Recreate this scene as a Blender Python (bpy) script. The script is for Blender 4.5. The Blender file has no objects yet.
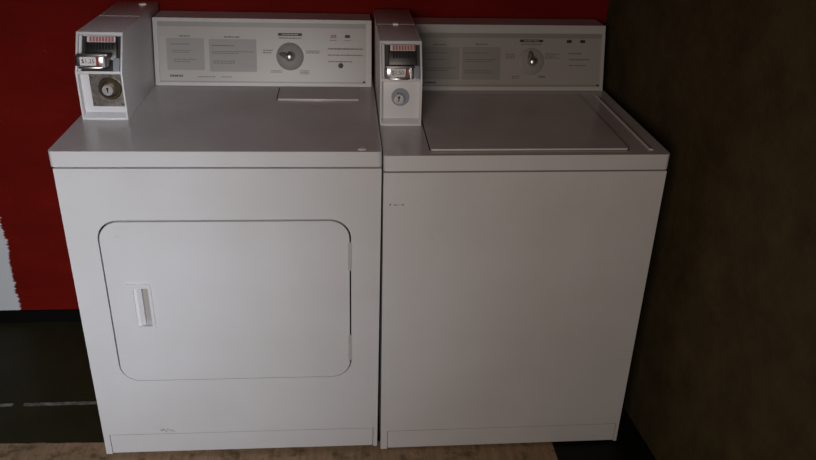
import bpy, bmesh, math, random
from mathutils import Vector, Matrix

# ------------------------------------------------------------------ camera, world, light
scn = bpy.context.scene
C = scn.collection
cd = bpy.data.cameras.new('camera'); cam = bpy.data.objects.new('camera', cd); C.objects.link(cam)
cam.matrix_world = Matrix(((0.996559, 0.00713, -0.082583, 0.6493),
                           (-0.07699, 0.448786, -0.890316, -1.6465),
                           (0.030714, 0.893611, 0.447791, 1.5071),
                           (0, 0, 0, 1)))
cd.lens = 33.91; cd.sensor_width = 36; cd.clip_start = .02
scn.camera = cam

wd = bpy.data.worlds.new('world'); scn.world = wd; wd.use_nodes = True
wd.node_tree.nodes['Background'].inputs[0].default_value = (1.0, .80, .66, 1)
wd.node_tree.nodes['Background'].inputs[1].default_value = .004

def area(name, loc, target, sx, sy, power, col, spread=180):
    l = bpy.data.lights.new(name, 'AREA'); l.shape = 'RECTANGLE'; l.size = sx; l.size_y = sy
    l.energy = power; l.color = col; l.spread = math.radians(spread)
    o = bpy.data.objects.new(name, l); C.objects.link(o); o.location = loc
    o.rotation_euler = (Vector(target) - Vector(loc)).to_track_quat('-Z', 'Y').to_euler()
    return o
area('narrow_dryer_light', (.40, -2.1, 1.5), (-.14, 0, .38), .7, .7, 2.8, (.89, .995, 1.16), 50)  # added narrow light, fitted to brighten the dryer side; its source is unseen
area('room_light', (.30, -2.0, 1.4), (.3, 0, .6), .7, .7, 13.3, (1.13, .97, .87), 180)
area('added_wall_fill', (-.2, -.5, 2.35), (-.2, .69, 1.95), 1.2, .15, 2.4, (1.0, .92, .85), 50)  # added out-of-view light; gives the machine tops a red wall reflection

scn.view_settings.view_transform = 'Standard'; scn.view_settings.look = 'None'
scn.view_settings.exposure = 0; scn.view_settings.gamma = 1; scn.view_settings.use_curve_mapping = False

# ------------------------------------------------------------------ materials
def mat(name, col, rough=.5, metal=0, spec=.5, coat=0):
    m = bpy.data.materials.new(name); m.use_nodes = True
    b = m.node_tree.nodes['Principled BSDF']
    b.inputs['Base Color'].default_value = (*col, 1); b.inputs['Roughness'].default_value = rough
    b.inputs['Metallic'].default_value = metal; b.inputs['Specular IOR Level'].default_value = spec
    b.inputs['Coat Weight'].default_value = coat; b.inputs['Coat Roughness'].default_value = .08
    return m
class N:                                    # tiny node helper
    def __init__(s, m): s.m = m; s.t = m.node_tree; s.b = s.t.nodes['Principled BSDF']
    def n(s, ty, **k):
        o = s.t.nodes.new(ty)
        for a, v in k.items(): setattr(o, a, v)
        return o
    def l(s, a, b): s.t.links.new(a, b)
    def pos(s, scale=(1, 1, 1)):
        c = s.n('ShaderNodeTexCoord'); mp = s.n('ShaderNodeMapping'); mp.inputs['Scale'].default_value = scale
        s.l(c.outputs['Object'], mp.inputs[0]); return mp.outputs[0]
    def noise(s, vec, scale, detail=4, rough=.6):
        o = s.n('ShaderNodeTexNoise'); o.inputs['Scale'].default_value = scale
        o.inputs['Detail'].default_value = detail; o.inputs['Roughness'].default_value = rough
        s.l(vec, o.inputs['Vector']); return o.outputs['Fac']
    def ramp(s, fac, a, b, p0=.35, p1=.65):
        o = s.n('ShaderNodeValToRGB'); e = o.color_ramp.elements
        e[0].position = p0; e[1].position = p1; e[0].color = (*a, 1); e[1].color = (*b, 1)
        s.l(fac, o.inputs[0]); return o.outputs[0]
    def mix(s, f, a, b):
        o = s.n('ShaderNodeMix', data_type='RGBA')
        for v, i in ((f, 0), (a, 6), (b, 7)):
            if isinstance(v, tuple): o.inputs[i].default_value = (*v, 1)
            elif isinstance(v, (int, float)): o.inputs[i].default_value = v
            else: s.l(v, o.inputs[i])
        return o.outputs[2]
    def math(s, op, a, b=0, c=0):
        o = s.n('ShaderNodeMath', operation=op)
        for i, v in enumerate((a, b, c)):
            if isinstance(v, (int, float)): o.inputs[i].default_value = v
            else: s.l(v, o.inputs[i])
        return o.outputs[0]
    def step(s, v, a, b):
        o = s.n('ShaderNodeMapRange', interpolation_type='SMOOTHSTEP'); s.l(v, o.inputs[0])
        o.inputs[1].default_value = a; o.inputs[2].default_value = b; return o.outputs[0]
    def xyz(s, vec):
        o = s.n('ShaderNodeSeparateXYZ'); s.l(vec, o.inputs[0]); return o.outputs
    def bump(s, h, strength, dist=.002):
        o = s.n('ShaderNodeBump'); o.inputs['Strength'].default_value = strength
        o.inputs['Distance'].default_value = dist; s.l(h, o.inputs['Height'])
        s.l(o.outputs[0], s.b.inputs['Normal'])

def enamel(name, a, b, rough):
    m = mat(name, a, rough, spec=.5); q = N(m); p = q.pos()
    c = q.ramp(q.noise(p, 2.2, 5), b, a, .36, .6)
    fine = q.step(q.noise(q.pos((1, 1, 1)), 38, 3), .68, .76)
    c = q.mix(q.math('MULTIPLY', fine, .10), c, (.32, .29, .25))
    q.l(c, q.b.inputs['Base Color'])
    r = q.n('ShaderNodeMapRange'); q.l(q.noise(p, 6, 4), r.inputs[0])
    r.inputs[3].default_value = rough - .05; r.inputs[4].default_value = rough + .1
    q.l(r.outputs[0], q.b.inputs['Roughness'])
    q.bump(q.noise(p, 260, 2), .05, .0006)
    return m
M = {}
M['enamel'] = enamel('white_enamel', (.66, .66, .66), (.61, .605, .59), .30)
M['top'] = enamel('worn_white_enamel', (.64, .61, .60), (.54, .505, .49), .20)
M['box'] = enamel('coin_box_paint', (.76, .76, .77), (.70, .70, .70), .36)
M['bezel'] = mat('bezel_plastic', (.47, .455, .43), .35)
M['panel'] = mat('panel_face', (.35, .33, .30), .32)
M['band'] = mat('panel_grey_band', (.25, .245, .23), .35)
M['legend'] = mat('legend_grey', (.255, .245, .225), .4)
M['dial'] = mat('dial_grey', (.275, .255, .24), .55)
M['ink'] = mat('grey_ink', (.16, .15, .14), .6)
M['black'] = mat('black_print', (.02, .02, .02), .5)
M['pale'] = mat('pale_print', (.45, .44, .42), .5)
M['red_lens'] = mat('red_lens', (.30, .03, .02), .3)
M['steel'] = mat('dull_steel', (.36, .34, .31), .38, 1)
M['chrome'] = mat('chrome', (.72, .72, .73), .30, 1)
M['satin'] = mat('satin_metal', (.62, .61, .60), .4, .7)
M['brass'] = mat('aged_brass', (.13, .11, .07), .38, 1)
M['dark_metal'] = mat('dark_metal', (.10, .095, .09), .35, 1)
M['slot'] = mat('coin_slot_black', (.008, .008, .008), .5)
M['red_print'] = mat('red_print', (.45, .16, .15), .5)
M['paper'] = mat('white_label', (.72, .71, .69), .6)
M['clear'] = mat('smoky_plastic', (.33, .36, .40), .15)
M['pocket'] = mat('shaded_beige_plastic', (.36, .34, .31), .5)  # beige, darkened so the colour carries the shade inside the finger pocket
M['dark_steel'] = mat('dark_steel', (.17, .165, .155), .4, 1)
M['pointer'] = mat('pointer_grey', (.08, .07, .065), .5)
M['rubber'] = mat('black_rubber', (.015, .015, .015), .7)
M['seam'] = mat('gap_shade_black', (.012, .011, .010), .8)  # near-black colour stands for the shade in seams and open gaps
M['chip'] = mat('bare_paint_chip', (.90, .89, .88), .4)
M['scuff'] = mat('grey_scuff', (.30, .29, .28), .6)
M['base'] = mat('black_baseboard', (.0035, .003, .0025), .8, spec=.1)
q = N(M['steel']); q.l(q.ramp(q.noise(q.pos(), 60, 5), (.22, .20, .17), (.42, .40, .37)), q.b.inputs['Base Color'])

def red_wall():
    m = mat('red_painted_wall', (.3, .02, .01), .7, spec=.05); q = N(m)
    p = q.pos(); X, Y_, Z = q.xyz(p)
    mott = q.noise(q.pos((1, 1, 2.2)), 5, 5)
    red = q.ramp(mott, (.130, .0058, .0030), (.175, .0078, .0040), .3, .7)
    # brush line where the red stops: streaks run sideways
    wob = q.math('MULTIPLY', q.math('SUBTRACT', q.noise(q.pos((0, 0, 1)), 5, 2), .5), .05)
    fr = q.math('MULTIPLY', q.math('SUBTRACT', q.noise(q.pos((12, 1, 160)), 1, 4, .8), .5), .045)
    e = q.math('ADD', q.math('ADD', X, wob), fr)
    f = q.step(e, -.4665, -.4635)
    low = q.step(q.math('ADD', Z, q.math('MULTIPLY', X, .0)), .50, .56)
    f = q.math('MAXIMUM', f, low)
    specks = q.math('MULTIPLY', q.step(q.noise(p, 55, 2), .755, .77), .6)
    c = q.mix(f, (.58, .59, .58), red)
    c = q.mix(q.math('MULTIPLY', specks, .25), c, (.5, .35, .3))
    q.l(c, q.b.inputs['Base Color'])
    q.bump(q.noise(q.pos((1, 1, 1)), 70, 5), .35, .003)
    return m
def olive_wall():
    m = mat('dark_olive_wall', (.03, .02, .01), .75, spec=.15); q = N(m); p = q.pos()
    c = q.ramp(q.noise(p, 9, 8, .75), (.040, .029, .013), (.082, .062, .027), .3, .7)
    q.l(c, q.b.inputs['Base Color']); q.bump(q.noise(p, 90, 5), .4, .003)
    return m
def floor_mat():
    m = mat('painted_floor', (.03, .03, .01), .55, spec=.2); q = N(m); p = q.pos(); X, Y_, Z = q.xyz(p)
    green = q.ramp(q.noise(p, 8, 7, .7), (.0145, .0132, .0048), (.025, .022, .0085), .3, .7)
    # worn pale line, broken in places
    ln = q.math('SUBTRACT', q.math('ADD', Y_, q.math('MULTIPLY', q.noise(p, 30, 3), .008)), .243)
    on = q.math('SUBTRACT', 1, q.step(q.math('ABSOLUTE', ln), .0055, .0085))
    gap = q.math('SUBTRACT', 1, q.math('MULTIPLY', q.step(X, -.336, -.330), q.math('SUBTRACT', 1, q.step(X, -.306, -.298))))
    worn = q.step(q.noise(q.pos((1, 1, 1)), 24, 5, .7), .38, .60)
    on = q.math('MULTIPLY', q.math('MULTIPLY', on, gap), q.math('ADD', .35, q.math('MULTIPLY', worn, .6)))
    green = q.mix(on, green, (.22, .22, .20))
    # tan boards in front
    w1 = q.noise(q.pos((26, 3, 1)), 2, 6, .7)
    tan = q.ramp(w1, (.19, .124, .070), (.35, .235, .145), .3, .7)
    tan = q.mix(q.step(q.noise(p, 16, 5, .7), .50, .66), tan, (.125, .085, .045))
    pos = q.math('SUBTRACT', X, q.math('MULTIPLY', q.math('FLOOR', q.math('DIVIDE', X, .145)), .145))
    tan = q.mix(q.math('MULTIPLY', q.math('SUBTRACT', 1, q.step(pos, .001, .003)), .35), tan, (.05, .034, .02))
    edge = q.math('ADD', q.math('ADD', Y_, q.math('MULTIPLY', X, .035)), q.math('MULTIPLY', q.noise(p, 20, 3), .010))
    inY = q.math('SUBTRACT', 1, q.step(edge, .066, .071))
    inX = q.math('SUBTRACT', 1, q.step(X, 1.236, 1.240))
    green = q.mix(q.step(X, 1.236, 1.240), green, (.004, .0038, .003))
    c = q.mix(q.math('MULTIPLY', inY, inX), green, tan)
    q.l(c, q.b.inputs['Base Color']); q.bump(q.noise(p, 60, 5), .3, .002)
    return m
M['red'] = red_wall(); M['olive'] = olive_wall(); M['floor'] = floor_mat()

# ------------------------------------------------------------------ mesh helpers
def link(name, bm, m, parent=None, smooth=False, loc=None):
    me = bpy.data.meshes.new(name); bmesh.ops.recalc_face_normals(bm, faces=bm.faces); bm.to_mesh(me); bm.free()
    me.materials.append(M[m])
    if smooth:
        for p in me.polygons: p.use_smooth = True
    o = bpy.data.objects.new(name, me); C.objects.link(o)
    if parent: o.parent = parent
    return o
def prism(bm, pts, a, b, axis='y', mtx=None):
    """extrude a 2-D outline from a to b along axis; returns verts"""
    def v(p, d):
        return {'y': (p[0], d, p[1]), 'z': (p[0], p[1], d), 'x': (d, p[0], p[1])}[axis]
    A = [bm.verts.new(v(p, a)) for p in pts]; B = [bm.verts.new(v(p, b)) for p in pts]
    n = len(pts); bm.faces.new(A[::-1]); bm.faces.new(B)
    for i in range(n): bm.faces.new((A[i], A[(i + 1) % n], B[(i + 1) % n], B[i]))
    if mtx is not None: bmesh.ops.transform(bm, matrix=mtx, verts=A + B)
    return A + B
def box(bm, x0, x1, y0, y1, z0, z1, mtx=None):
    return prism(bm, [(x0, z0), (x1, z0), (x1, z1), (x0, z1)], y0, y1, 'y', mtx)
def rrect(x0, x1, z0, z1, r, n=8):
    o = []
    for cx, cz, s in ((x1 - r, z1 - r, 0), (x0 + r, z1 - r, 1), (x0 + r, z0 + r, 2), (x1 - r, z0 + r, 3)):
        for i in range(n + 1):
            t = math.pi / 2 * (s + i / n); o.append((cx + r * math.cos(t), cz + r * math.sin(t)))
    return o
def bevel(bm, w, seg=2, ang=40):
    es = [e for e in bm.edges if len(e.link_faces) == 2 and e.calc_face_angle(0) > math.radians(ang)]
    bmesh.ops.bevel(bm, geom=es, offset=w, segments=seg, profile=.5, affect='EDGES', clamp_overlap=True)
def shade(o, ang=35):
    me = o.data
    for p in me.polygons: p.use_smooth = True
    me.set_sharp_from_angle(angle=math.radians(ang))
    return o
def disc(bm, r0, r1, y0, y1, cx=0, cz=0, n=32, mtx=None):
    A = [bm.verts.new((cx + r0 * math.cos(6.28318 * i / n), y0, cz + r0 * math.sin(6.28318 * i / n))) for i in range(n)]
    B = [bm.verts.new((cx + r1 * math.cos(6.28318 * i / n), y1, cz + r1 * math.sin(6.28318 * i / n))) for i in range(n)]
    bm.faces.new(A); bm.faces.new(B[::-1])
    for i in range(n): bm.faces.new((A[i], B[i], B[(i + 1) % n], A[(i + 1) % n]))
    if mtx is not None: bmesh.ops.transform(bm, matrix=mtx, verts=A + B)
def lathe(bm, prof, cx=0, cz=0, n=32, mtx=None):
    """prof = [(radius, y)] around the y axis"""
    rings = []
    for r, y in prof:
        rings.append([bm.verts.new((cx + r * math.cos(6.28318 * i / n), y, cz + r * math.sin(6.28318 * i / n))) for i in range(n)])
    for a, b in zip(rings, rings[1:]):
        for i in range(n): bm.faces.new((a[i], b[i], b[(i + 1) % n], a[(i + 1) % n]))
    bm.faces.new(rings[0]); bm.faces.new(rings[-1][::-1])
    if mtx is not None: bmesh.ops.transform(bm, matrix=mtx, verts=[v for r in rings for v in r])
def face_frame(x0, y0, z0, dy, dz):
    """local frame on a leaning face: x right, z up along the face, y into the machine"""
    t = Vector((0, dy, dz)).normalized(); n = Vector((0, t.z, -t.y))
    return Matrix(((1, 0, 0, x0), (0, n.y, t.y, y0), (0, n.z, t.z, z0), (0, 0, 0, 1)))
def text(name, body, m, parent, mtx, x, z, y, width, height, bold=0):
    cu = bpy.data.curves.new(name, 'FONT'); cu.body = body; cu.size = 1; cu.extrude = .02; cu.offset = bold
    tmp = bpy.data.objects.new(name, cu); C.objects.link(tmp)
    dg = bpy.context.evaluated_depsgraph_get(); me = bpy.data.meshes.new_from_object(tmp.evaluated_get(dg))
    bpy.data.objects.remove(tmp)
    xs = [v.co.x for v in me.vertices]; ys = [v.co.y for v in me.vertices]
    sx = width / (max(xs) - min(xs)); sz = height / (max(ys) - min(ys)); mx = min(xs); my = min(ys)
    for v in me.vertices:
        v.co = mtx @ Vector((x + (v.co.x - mx) * sx, y - v.co.z * .01, z + (v.co.y - my) * sz))
    me.materials.clear(); me.materials.append(M[m])
    o = bpy.data.objects.new(name, me); C.objects.link(o); o.parent = parent; return o

# ------------------------------------------------------------------ the room
WY, WX, FZ = .69, 1.452, -.012
bm = bmesh.new(); box(bm, -2.2, WX + .65, -3.2, WY + .1, FZ - .1, FZ); o = link('floor', bm, 'floor'); o['kind'] = 'structure'
bm = bmesh.new(); box(bm, -2.2, WX + .1, WY, WY + .1, FZ, 2.45); o = link('wall_back', bm, 'red'); o['kind'] = 'structure'
bm = bmesh.new(); KX = .085; prism(bm, [(WX, WY), (WX + .1, WY + .1), (WX + .1 + KX * 3.9, -3.2), (WX + KX * 3.89, -3.2)], FZ, 2.45, 'z'); o = link('wall_right', bm, 'olive'); o['kind'] = 'structure'
bm = bmesh.new(); box(bm, -2.2, WX, WY - .008, WY, FZ, .034); bevel(bm, .002); o = link('baseboard_back', bm, 'base'); o['kind'] = 'structure'

# ------------------------------------------------------------------ shared machine pieces
def machine(name, label, cat, loc, roty=0):
    o = bpy.data.objects.new(name, None); C.objects.link(o); o.location = loc; o.rotation_euler = (0, roty, 0)
    o['label'] = label; o['category'] = cat; o.empty_display_size = .1; return o

def cabinet(root, W, H, lip, toe, ygap=.006, ovl=0):
    """body shell behind the front sheets, top with rolled edge, toe panel"""
    bm = bmesh.new(); prism(bm, rrect(.0015, W - .0015, .0345, .655, .004, 3), .0, H - lip - .004, 'z'); bevel(bm, .001, 1)
    shade(link('cabinet', bm, 'enamel', root))
    bm = bmesh.new(); box(bm, .004, W - .004, .0200, .64, H - lip - .012, H - lip + .004); link('seam_strip', bm, 'seam', root)
    bm = bmesh.new(); prism(bm, rrect(ovl, W, 0, .662, .010, 5), H - lip, H, 'z'); bevel(bm, .0045, 3, 50)
    top = shade(link('top_panel', bm, 'top', root), 30)
    # the rolled front and side edges are painted like the front
    top.data.materials.append(M['enamel'])
    for p in top.data.polygons:
        if abs(p.normal.z) < .5: p.material_index = 1
    x0, x1, zt = toe
    # toe panel sits a hair inside its cut-out
    bm = bmesh.new(); box(bm, x0, x1, ygap + .001, ygap + .012, .003, zt - .0030); bevel(bm, .001, 2)
    shade(link('toe_panel', bm, 'enamel', root))
    for fx in (.06, W - .06):
        for fy in (.07, .58):
            bm = bmesh.new(); lathe(bm, [(.020, 0), (.022, .004), (.016, .012), (.010, .020)], n=20,
                                    mtx=Matrix.Translation((fx, fy, FZ - root.location.z + (fx * math.sin(root.rotation_euler.y)))) @ Matrix.Rotation(math.pi / 2, 4, 'X'))
            shade(link('levelling_foot', bm, 'rubber', root))

def plate_with_hole(bm, outer, hole, y0, y1):
    def sheet(y):
        L = []; ed = []
        for loop in (outer, hole):
            if not loop: continue
            v = [bm.verts.new((x, y, z)) for x, z in loop]; L.append(v)
            ed += [bm.edges.new((v[i], v[(i + 1) % len(v)])) for i in range(len(v))]
        bmesh.ops.triangle_fill(bm, use_beauty=True, use_dissolve=False, edges=ed)
        return L
    for P, Q in zip(sheet(y0), sheet(y1)):
        for i in range(len(P)):
            j = (i + 1) % len(P); bm.faces.new((P[i], P[j], Q[j], Q[i]))
def edge_bevel(bm, ymax, w):
    es = [e for e in bm.edges if len(e.link_faces) == 2 and e.calc_face_angle(0) > 1.2 and e.verts[0].co.y < ymax and e.verts[1].co.y < ymax]
    bmesh.ops.bevel(bm, geom=es, offset=w, segments=2, profile=.5, affect='EDGES')
def front_sheet(root, W, z1, toe, hole=None):
    x0, x1, zt = toe
    outer = [(.0005, .0), (x0 - .0015, .0), (x0 - .0015, zt), (x1 + .0015, zt), (x1 + .0015, 0), (W - .0005, 0), (W - .0005, z1), (.0005, z1)]
    bm = bmesh.new()
    def sheet(y):
        ov = [bm.verts.new((x, y, z)) for x, z in outer]
        oe = [bm.edges.new((ov[i], ov[(i + 1) % len(ov)])) for i in range(len(ov))]
        he = []
        hv = []
        if hole:
            hv = [bm.verts.new((x, y, z)) for x, z in hole]
            he = [bm.edges.new((hv[i], hv[(i + 1) % len(hv)])) for i in range(len(hv))]
        bmesh.ops.triangle_fill(bm, use_beauty=True, use_dissolve=False, edges=oe + he)
        return ov, hv
    a = sheet(.006); b = sheet(.0350)
    for P, Q in zip(a, b):
        for i in range(len(P)):
            j = (i + 1) % len(P); bm.faces.new((P[i], P[j], Q[j], Q[i]))
    es = [e for e in bm.edges if len(e.link_faces) == 2 and e.calc_face_angle(0) > 1.2 and e.verts[0].co.y < .007 and e.verts[1].co.y < .007]
    bmesh.ops.bevel(bm, geom=es, offset=.0018, segments=2, profile=.5, affect='EDGES')
    return shade(link('front_panel', bm, 'enamel', root))

def word_lines(bm, x0, x1, z0, z1, n, rnd, F, ragged=.35):
    """rows of illegible fine print"""
    pitch = (z1 - z0) / max(n, 1); h = pitch * (.42 if n > 1 else .8)
    for k in range(n):
        zc = z1 - pitch * (k + .5); x = x0; xe = x1 - (x1 - x0) * rnd.random() * ragged * (k % 2 if n > 1 else 0)
        while x < xe - .001:
            w = min(.0035 + rnd.random() * .007, xe - x)
            box(bm, x, x + w, -.0012, -.0002, zc - h / 2, zc + h / 2, F); x += w + .0017

def console(root, x0, x1, D, L, z0, z1, spec, back=.145, seed=1):
    """leaning control housing with framed panel. spec: dict in (x, t) on the leaning face"""
    R_ = random.Random(seed)
    T = math.hypot(L, z1 - z0)
    bm = bmesh.new(); prism(bm, [(D + .003, z0 + .0005), (D + L + .003, z1), (D + back, z1), (D + back, z0 + .0005)], x0 + .0015, x1 - .0015, 'x')
    bevel(bm, .003, 2); co = shade(link('console', bm, 'top', root))
    F = face_frame(0, D, z0, L, z1 - z0)
    px0, px1, pz0, pz1 = spec['panel']
    # frame (four bars mitred as a ring)
    bm = bmesh.new()
    o_ = [(x0, .0005), (x1, .0005), (x1, T), (x0, T)]; i_ = [(px0, pz0), (px1, pz0), (px1, pz1), (px0, pz1)]
    def ring(y): return [bm.verts.new((x, y, z)) for x, z in o_], [bm.verts.new((x, y, z)) for x, z in i_]
    a, b = ring(-.003), ring(.004)
    for k in range(4):
        j = (k + 1) % 4
        bm.faces.new((a[0][k], a[0][j], a[1][j], a[1][k])); bm.faces.new((b[0][k], b[1][k], b[1][j], b[0][j]))
        bm.faces.new((a[0][k], b[0][k], b[0][j], a[0][j])); bm.faces.new((a[1][k], a[1][j], b[1][j], b[1][k]))
    bevel(bm, .0012, 2); bmesh.ops.transform(bm, matrix=F, verts=bm.verts)
    shade(link('console_frame', bm, 'bezel', co))
    bm = bmesh.new(); box(bm, px0 - .0005, px1 + .0005, .0, .003, pz0 - .0005, pz1 + .0005, F); link('control_panel', bm, 'panel', co)
    bm = bmesh.new(); box(bm, px0 + .001, px1 - .001, -.0006, 0, pz1 - .0135, pz1 - .001, F)
    box(bm, px0 + .001, px1 - .001, -.0006, 0, pz0 + .001, pz0 + .005, F); link('trim_band', bm, 'band', co)
    for r in spec['legends']:
        bm = bmesh.new(); prism(bm, rrect(*r, .003, 3), -.0008, 0, 'y', F); link('instruction_block', bm, 'legend', co)
    for r in spec['prints']:
        bm = bmesh.new(); word_lines(bm, *r, R_, F); link('printed_text', bm, 'ink', co)
    bx = spec['bar']; bm = bmesh.new(); box(bm, *bx[:2], -.0010, 0, *bx[2:], F); link('dial_heading', bm, 'black', co)
    bm = bmesh.new(); w = bx[1] - bx[0]; word_lines(bm, bx[0] + w * .17, bx[1] - w * .17, bx[2] + .0022, bx[3] - .0022, 1, R_, F @ Matrix.Translation((0, -.0004, 0)), 0)
    link('heading_text', bm, 'pale', co)
    cx, cz, r = spec['dial']
    bm = bmesh.new(); lathe(bm, [(r, -.0004), (r, -.0018), (r - .001, -.0024), (.02, -.0026), (.001, -.0026)], cx, cz, 48, F); shade(link('dial_plate', bm, 'dial', co))
    # knob: pointer bar with a domed metal cap
    a = spec['pointer']
    K = F @ Matrix.Translation((cx, 0, cz)) @ Matrix.Rotation(-a, 4, 'Y')
    bm = bmesh.new(); prism(bm, [(-.009, -.006), (.0, -.012), (.029, -.0035), (.031, 0), (.029, .0035), (0, .012), (-.009, .006)], -.013, -.0024, 'y', K)
    bevel(bm, .0015, 2); shade(link('knob_pointer', bm, 'pointer', co))
    bm = bmesh.new(); lathe(bm, [(.014, -.0024), (.014, -.016), (.0125, -.022), (.0115, -.027), (.009, -.030), (.005, -.0315), (.0005, -.032)], cx, cz, 28, F)
    shade(link('knob', bm, 'chrome', co), 50)
    for (lx, lz, m) in spec['lights']:
        bm = bmesh.new(); box(bm, lx - .0072, lx + .0072, -.003, 0, lz - .004, lz + .004, F); bevel(bm, .0008, 1); o = link('indicator_light', bm, m, co)
    if 'button' in spec:
        bx_, bz_ = spec['button']
        bm = bmesh.new(); lathe(bm, [(.0072, 0), (.0072, -.004), (.006, -.0055), (.0005, -.006)], bx_, bz_, 24, F); shade(link('start_button', bm, 'black', co))
    sx, sz = spec['badge']
    bm = bmesh.new(); box(bm, sx, sx + .007, -.0015, 0, sz, sz + .005, F); link('corner_badge', bm, 'black', co)
    lx, lz, lw, lh = spec['logo']
    text('logo', 'KENMORE', 'black', co, F, lx, lz, -.0003, lw, lh, .035)
    # small feet of the frame that meet the top
    return co

def coin_box(root, ox, oy, oz, price, slide_out, lock, up=0, W=.1095, HL=.117, HT=.2035, lean=.052, depth=.455):
    """coin meter: lower face upright with a lock, upper face leaning back with an eight-slot coin slide"""
    O = Matrix.Translation((ox, oy, oz))
    cb_bm = bmesh.new(); th = .0045; rec = .020
    side = [(0, 0), (0, HL), (lean, HT), (depth, HT), (depth, 0)]
    for xa, xb in ((0, th), (W - th, W)): prism(cb_bm, side, xa, xb, 'x', O)
    n = Vector((0, HT - HL, -lean)).normalized()        # into the box, for the leaning face
    # inner core behind the recesses
    core = [(rec, .001), (rec, HL), (rec + n.y * 0 + .002, HL), (lean + rec * .95, HT - .004), (depth - .002, HT - .004), (depth - .002, .001)]
    prism(cb_bm, core, th - .0005, W - th + .0005, 'x', O)
    # top plate, divider, sill
    prism(cb_bm, [(lean, HT), (depth, HT), (depth, HT - .005), (lean - .0035, HT - .006)], th - .0005, W - th + .0005, 'x', O)
    prism(cb_bm, [(0, HL - .0025), (0, HL + .002), (.0014, HL + .0045), (.026, HL - .002), (.024, HL - .0055)], th - .0005, W - th + .0005, 'x', O)
    prism(cb_bm, [(0, 0), (0, .0055), (.022, .015), (.022, 0)], th - .0005, W - th + .0005, 'x', O)
    bevel(cb_bm, .0009, 2)
    cb = shade(link('coin_box', cb_bm, 'box', root)); 
    # upper face frame (x right, z up the slope, y inwards)
    F = O @ face_frame(0, 0, HL, lean, HT - HL)
    T = math.hypot(lean, HT - HL)
    bm = bmesh.new(); box(bm, .012, W - th, .0125, .0150, .006, T - .006, F); bevel(bm, .0006, 1); link('meter_plate', bm, 'dark_steel', cb)
    bm = bmesh.new(); box(bm, th + .001, .012, .006, .0145, .004, T - .006, F); bevel(bm, .0008, 1); link('plate_flange', bm, 'box', cb)
    # raised slide housing with eight vertical slots
    bm = bmesh.new(); box(bm, .022, W - .014, .0015, .0126, .034, T - .010, F); bevel(bm, .002, 2); shade(link('slide_housing', bm, 'dark_steel', cb))
    bm = bmesh.new()
    for k in range(8): box(bm, .0325 + k * .0073, .0325 + k * .0073 + .0046, .0004, .010, T - .043, T - .026, F)
    link('coin_slots', bm, 'slot', cb)
    bm = bmesh.new(); box(bm, .026, W - .017, .0008, .0016, T - .0245, T - .0105, F); link('slot_label', bm, 'paper', cb)
    bm = bmesh.new()
    for k in range(8):
        x = .0318 + k * .0073; box(bm, x, x + .0056, .0002, .0009, T - .0235, T - .0115, F)
    link('slot_numbers', bm, 'red_print', cb)
    # slide pushed out towards the user: tray, side rails, curved nose
    G = O @ Matrix.Translation((0, 0, up)) @ face_frame(0, 0, HL, .012, HT - HL)          # nearly upright frame for the slide nose
    s = slide_out
    bm = bmesh.new(); prism(bm, [(.014, -s + .004), (W - .024, -s + .004), (W - .020, .004), (W - .024, .014), (.026, .014), (.022, .004)], .029, .037, 'z', G); bevel(bm, .002, 2); shade(link('slide_tray', bm, 'dark_steel', cb))
    x0, x1 = (.009, W - .024)
    bm = bmesh.new()
    prism(bm, [(x0, -s + .010), (x0 + .006, -s + .001), (x0 + .018, -s), (x1 - .018, -s), (x1 - .006, -s + .001), (x1, -s + .010),
               (x1 - .002, -s + .024), (x0 + .002, -s + .024)], .008, .032, 'z', G)
    bevel(bm, .002, 2); shade(link('slide_handle', bm, 'chrome', cb))
    bm = bmesh.new()
    arc = [(x0 + .010 + (x1 - x0 - .020) * i / 12, -s - .001 - .005 * math.sin(math.pi * i / 12)) for i in range(13)]
    prism(bm, arc + [(x1 - .010, -s + .004), (x0 + .010, -s + .004)], .0035, .0075, 'z', G); bevel(bm, .0012, 2); shade(link('slide_lip', bm, 'chrome', cb))
    for xa in (x0 + .004, x1 - .010):
        bm = bmesh.new(); box(bm, xa, xa + .006, -s + .016, .012, .014, .026, G); link('slide_rail', bm, 'chrome', cb)
    bm = bmesh.new(); box(bm, x1 - .009, x1 - .004, -s - .0030, -s + .008, .006, .034, G); bevel(bm, .001, 1); link('rail_stop', bm, 'chrome', cb)
    lx0, lx1 = x0 + .015, x0 + .051
    bm = bmesh.new(); box(bm, lx0, lx1, -s - .0010, -s + .001, .0105, .0300, G); pl_ = link('price_label', bm, 'paper', cb)
    text('price_text', price, 'black', cb, G, lx0 + .004, .0145, -s - .0010, lx1 - lx0 - .007, .011)
    bm = bmesh.new(); box(bm, lx1 + .001, lx1 + .007, -s - .0008, -s + .001, .009, .031, G); link('red_marking', bm, 'red_lens', cb)
    bm = bmesh.new(); box(bm, W - .022, W - .0062, .0, .012, .004, .038, F); bevel(bm, .002, 2); shade(link('slide_bracket', bm, 'clear', cb))
    # lower face: plate with lock
    if lock == 'plate':
        bm = bmesh.new(); box(bm, .026, W - th + .0002, .0145, .0205, .030, HL - .006, O); bevel(bm, .0008, 1); link('lock_plate', bm, 'steel', cb)
        for sxx, szz in ((.033, HL - .013), (.033, .037), (W - .012, .037)):
            bm = bmesh.new(); lathe(bm, [(.0028, .0148), (.0028, .0135), (.0005, .013)], sxx, szz, 12, O)
            link('plate_rivet', bm, 'dark_metal', cb)
        yb, lx, lz, R0, mm = .0146, .073, .076, .0275, 'brass'
    else:
        yb, lx, lz, R0, mm = .0200, .0515, .070, .0225, 'clear'
    bm = bmesh.new(); lathe(bm, [(R0, yb), (R0, yb - .004), (R0 - .002, yb - .0055), (R0 - .008, yb - .0055), (R0 - .0095, yb - .001), (.001, yb - .001)], lx, lz, 36, O)
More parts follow.
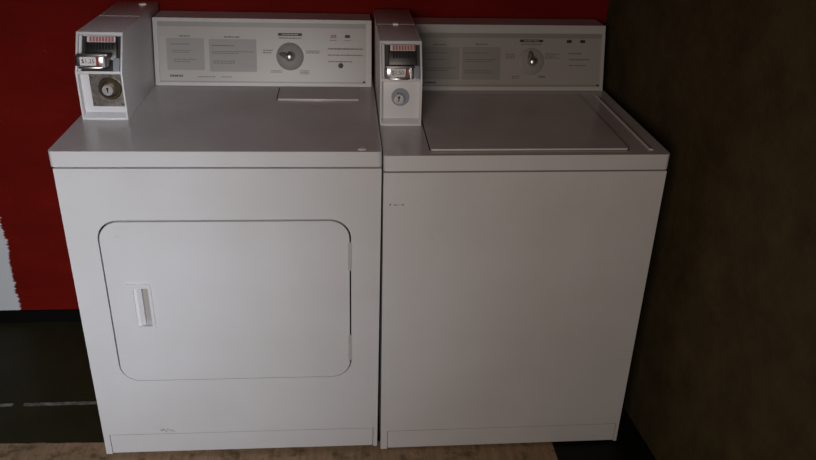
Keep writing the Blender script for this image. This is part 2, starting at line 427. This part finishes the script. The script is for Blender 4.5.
    shade(link('lock_ring', bm, mm, cb))
    bm = bmesh.new(); lathe(bm, [(.0135, yb), (.0135, yb - .011), (.012, yb - .0130), (.0075, yb - .0130), (.0068, yb - .0115), (.0005, yb - .0115)], lx - .004, lz - .002, 28, O)
    shade(link('lock_cylinder', bm, 'satin', cb))
    bm = bmesh.new(); box(bm, lx - .0052, lx - .0028, yb - .0138, yb - .0110, lz - .007, lz + .003, O)
    disc(bm, .0026, .0026, yb - .0138, yb - .0110, lx - .004, lz + .002, 14, O); link('keyhole', bm, 'slot', cb)
    # top: seam between two plates and a cap screw
    bm = bmesh.new(); box(bm, .002, W - .002, .243, .2445, HT - .0004, HT + .0007, O); link('top_seam', bm, 'bezel', cb)
    return cb, O

# ------------------------------------------------------------------ dryer
H1, W1, LIP = .879, .737, .037
dr = machine('clothes_dryer', 'white coin-operated clothes dryer with a rounded front door, left of the washer', 'dryer', (0, 0, 0))
toe = (.018, .724, .066)
cabinet(dr, W1, H1, LIP, toe, ovl=-.003)
DX0, DX1, DZ0, DZ1, DR = .0762, .6615, .246, .7015, .048
front_sheet(dr, W1, H1 - LIP - .0068, toe, rrect(DX0 - .004, DX1 + .004, DZ0 - .003, DZ1 + .0045, DR + .003, 10))
bm = bmesh.new(); prism(bm, rrect(DX0 - .010, DX1 + .010, DZ0 - .010, DZ1 + .010, DR + .01, 8), .0320, .0340, 'y'); link('door_opening', bm, 'seam', dr)
bm = bmesh.new()
dout = rrect(DX0, DX1, DZ0, DZ1, DR, 12); hx0, hx1, hz0, hz1 = .1365, .1715, .4140, .5235
plate_with_hole(bm, dout, rrect(hx0, hx1, hz0, hz1, .003, 3), .0048, .0290); edge_bevel(bm, .0049, .0018)
door = shade(link('door', bm, 'enamel', dr))
# pull: a raised surround and a moulded finger pocket, ramped on its left side
bm = bmesh.new(); plate_with_hole(bm, rrect(.1195, .1790, .404, .536, .006, 4), rrect(hx0, hx1, hz0, hz1, .003, 3), .0012, .0060); edge_bevel(bm, .0013, .0010)
shade(link('handle_surround', bm, 'enamel', door))
bm = bmesh.new(); prism(bm, [(hx0 + .0002, .0035), (.1440, .0045), (.1530, .0130), (.1530, .0270), (hx0 + .0002, .0270)], hz0 + .0003, hz1 - .0003, 'z'); bevel(bm, .0012, 2)
shade(link('door_handle', bm, 'box', door))
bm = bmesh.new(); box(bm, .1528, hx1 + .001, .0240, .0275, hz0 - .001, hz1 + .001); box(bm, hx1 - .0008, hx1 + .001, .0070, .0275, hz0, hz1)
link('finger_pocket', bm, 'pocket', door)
for z0_, z1_ in ((.567, .644), (.299, .376)):
    bm = bmesh.new(); prism(bm, rrect(.6575, .6665, z0_, z1_, .002, 3), .0022, .0070, 'y'); bevel(bm, .0012, 2)
    for zz in (z0_ + .018, z1_ - .018): lathe(bm, [(.0022, .003), (.0022, .0012), (.0004, .0008)], .6610, zz, 12)
    shade(link('door_hinge', bm, 'bezel', door))
# lint screen lid in the top
bm = bmesh.new(); prism(bm, rrect(.4720, .6915, .389, .503, .004, 3), H1 - .001, H1 + .0045, 'z'); bevel(bm, .0018, 2); shade(link('lint_screen_lid', bm, 'top', dr), 30)
bm = bmesh.new(); box(bm, .468, .4705, .392, .505, H1 - .0005, H1 + .0004); box(bm, .468, .695, .504, .5065, H1 - .0005, H1 + .0004); link('lid_gap', bm, 'seam', dr)
bm = bmesh.new(); prism(bm, [(.682, .012), (.691, .010), (.700, .013), (.698, .023), (.690, .026), (.684, .021)], H1 - .0005, H1 + .0012, 'z'); link('paint_chip', bm, 'chip', dr)
bm = bmesh.new(); rr = random.Random(5)
for k in range(9):
    x = .153 + k * .0042; z = .071 + rr.random() * .007; box(bm, x, x + .003, .0056, .0062, z, z + .002 + rr.random() * .004)
link('scuff_mark', bm, 'scuff', dr)
spec = dict(panel=(.1355, .7150, .009, .1765), legends=[(.1575, .2607, .0435, .1310), (.2745, .4060, .0400, .1300)],
    prints=[(.1935, .2233, .1345, .1390, 1), (.317, .361, .1335, .1380, 1),
            (.170, .220, .1130, .1165, 1), (.172, .228, .0900, .1000, 2), (.176, .236, .0640, .0760, 2),
            (.282, .346, .1100, .1140, 1), (.282, .398, .0880, .0980, 2), (.284, .345, .0610, .0720, 2),
            (.4241, .4517, .0904, .1038, 2), (.5446, .5868, .0919, .1025, 2), (.445, .4757, .0379, .0460, 2), (.5267, .5549, .0340, .0468, 3),
            (.470, .531, .1330, .1365, 1), (.6068, .7070, .1045, .1088, 1), (.6066, .705, .0875, .0908, 1), (.6064, .6747, .0692, .0727, 1),
            (.612, .632, .1290, .1310, 1), (.652, .672, .1290, .1310, 1), (.24, .29, .0240, .0270, 1), (.305, .335, .0240, .0270, 1)],
    bar=(.4671, .5341, .1409, .1483), dial=(.4995, .0838, .0385), pointer=math.radians(165), lights=[(.6226, .1408, 'red_lens'), (.6622, .1412, 'black')],
    button=(.6425, .0598), badge=(.7055, .0115), logo=(.1634, .0245, .036, .0065))
console(dr, .1235, .7300, .520, .049, H1, 1.058, spec)
cb, O = coin_box(dr, .0112, .2165, H1, '$1.25', .028, 'plate', up=.011)
bm = bmesh.new(); lathe(bm, [(.0105, 0), (.0105, .0025), (.008, .0045), (.0005, .005)], 0, 0, 24, Matrix.Translation((.089, .621, H1 + .2033)) @ Matrix.Rotation(math.pi / 2, 4, 'X'))
shade(link('cap_screw', bm, 'chip', cb))

# ------------------------------------------------------------------ washer (its own frame: origin at its lower left front corner)
H2, W2 = .8795, .678
wa = machine('washing_machine', 'white coin-operated top-loading washing machine, right of the dryer', 'washing machine', (.7459, -.0027, -.0094), -.0065)
toe = (.020, .667, .064)
cabinet(wa, W2, H2, .038, toe)
front_sheet(wa, W2, H2 - .038 - .0068, toe)
# lid: a shallow raised plate, with a pressed channel to its right
bm = bmesh.new(); prism(bm, rrect(.112, .585, .030, .462, .006, 4), H2 - .001, H2 + .0048, 'z'); bevel(bm, .0022, 2); lid = shade(link('lid', bm, 'top', wa), 30)
bm = bmesh.new(); box(bm, .1085, .1115, .032, .462, H2 - .0005, H2 + .0004); box(bm, .5855, .5885, .032, .462, H2 - .0005, H2 + .0004); box(bm, .112, .585, .0275, .0300, H2 - .0005, H2 + .0003); link('lid_gap', bm, 'seam', wa)
bm = bmesh.new(); prism(bm, [(.6335, H2 - .0005), (.636, H2 + .0035), (.641, H2 + .0035), (.6475, H2 - .0005)], .030, .470, 'y'); bevel(bm, .0008, 2); shade(link('top_rib', bm, 'top', wa))
bm = bmesh.new()
for a_, b_, h_ in ((.0150, .0185, .004), (.0255, .032, .0022), (.0345, .037, .0022), (.0435, .0495, .0026)): box(bm, a_, b_, .0055, .0062, .752, .752 + h_)
link('scuff_mark', bm, 'ink', wa)
def s_(x0, x1, z0, z1, n): return (x0 - .740, x1 - .740, z0, z1, n)
spec = dict(panel=(.1280, .6625, .0120, .1635), legends=[(.1378, .2442, .0325, .1232), (.2533, .3639, .0321, .1240)],
    prints=[s_(.9074, .9447, .1280, .1325, 1), s_(1.0305, 1.0667, .1295, .1340, 1),
            s_(.886, .950, .1060, .1090, 1), s_(.886, .945, .0870, .0900, 1), s_(.886, .976, .0550, .0680, 2),
            s_(1.000, 1.070, .1060, .1090, 1), s_(1.000, 1.092, .0800, .0920, 2), s_(1.000, 1.085, .0480, .0600, 2),
            s_(1.1203, 1.1474, .0912, .1070, 3), s_(1.2358, 1.2787, .0912, .1083, 3), s_(1.1393, 1.1648, .0341, .0442, 2), s_(1.2195, 1.2375, .0370, .0440, 1),
            s_(1.165, 1.224, .1310, .1345, 1), s_(1.3061, 1.3433, .1050, .1090, 1), s_(1.307, 1.3697, .0880, .0920, 1), s_(1.3079, 1.3598, .0710, .0745, 1)],
    bar=(.4205, .4883, .1388, .1459), dial=(.4548, .0838, .0385), pointer=math.radians(98), lights=[(.5657, .1412, 'black'), (.6055, .1413, 'black')],
    badge=(.6530, .0135), logo=(.1428, .0202, .034, .0060))
console(wa, .1085, .6715, .520, .049, H2, 1.0590, spec, seed=4)
cb, O = coin_box(wa, .0005, .2085, H2, '$1.50', .012, 'plain', W=.1045, lean=.049)
bm = bmesh.new(); prism(bm, rrect(.044, .060, .440, .462, .004, 3), H2 + .2030, H2 + .2075, 'z'); bevel(bm, .0012, 1); link('top_latch', bm, 'chip', cb)
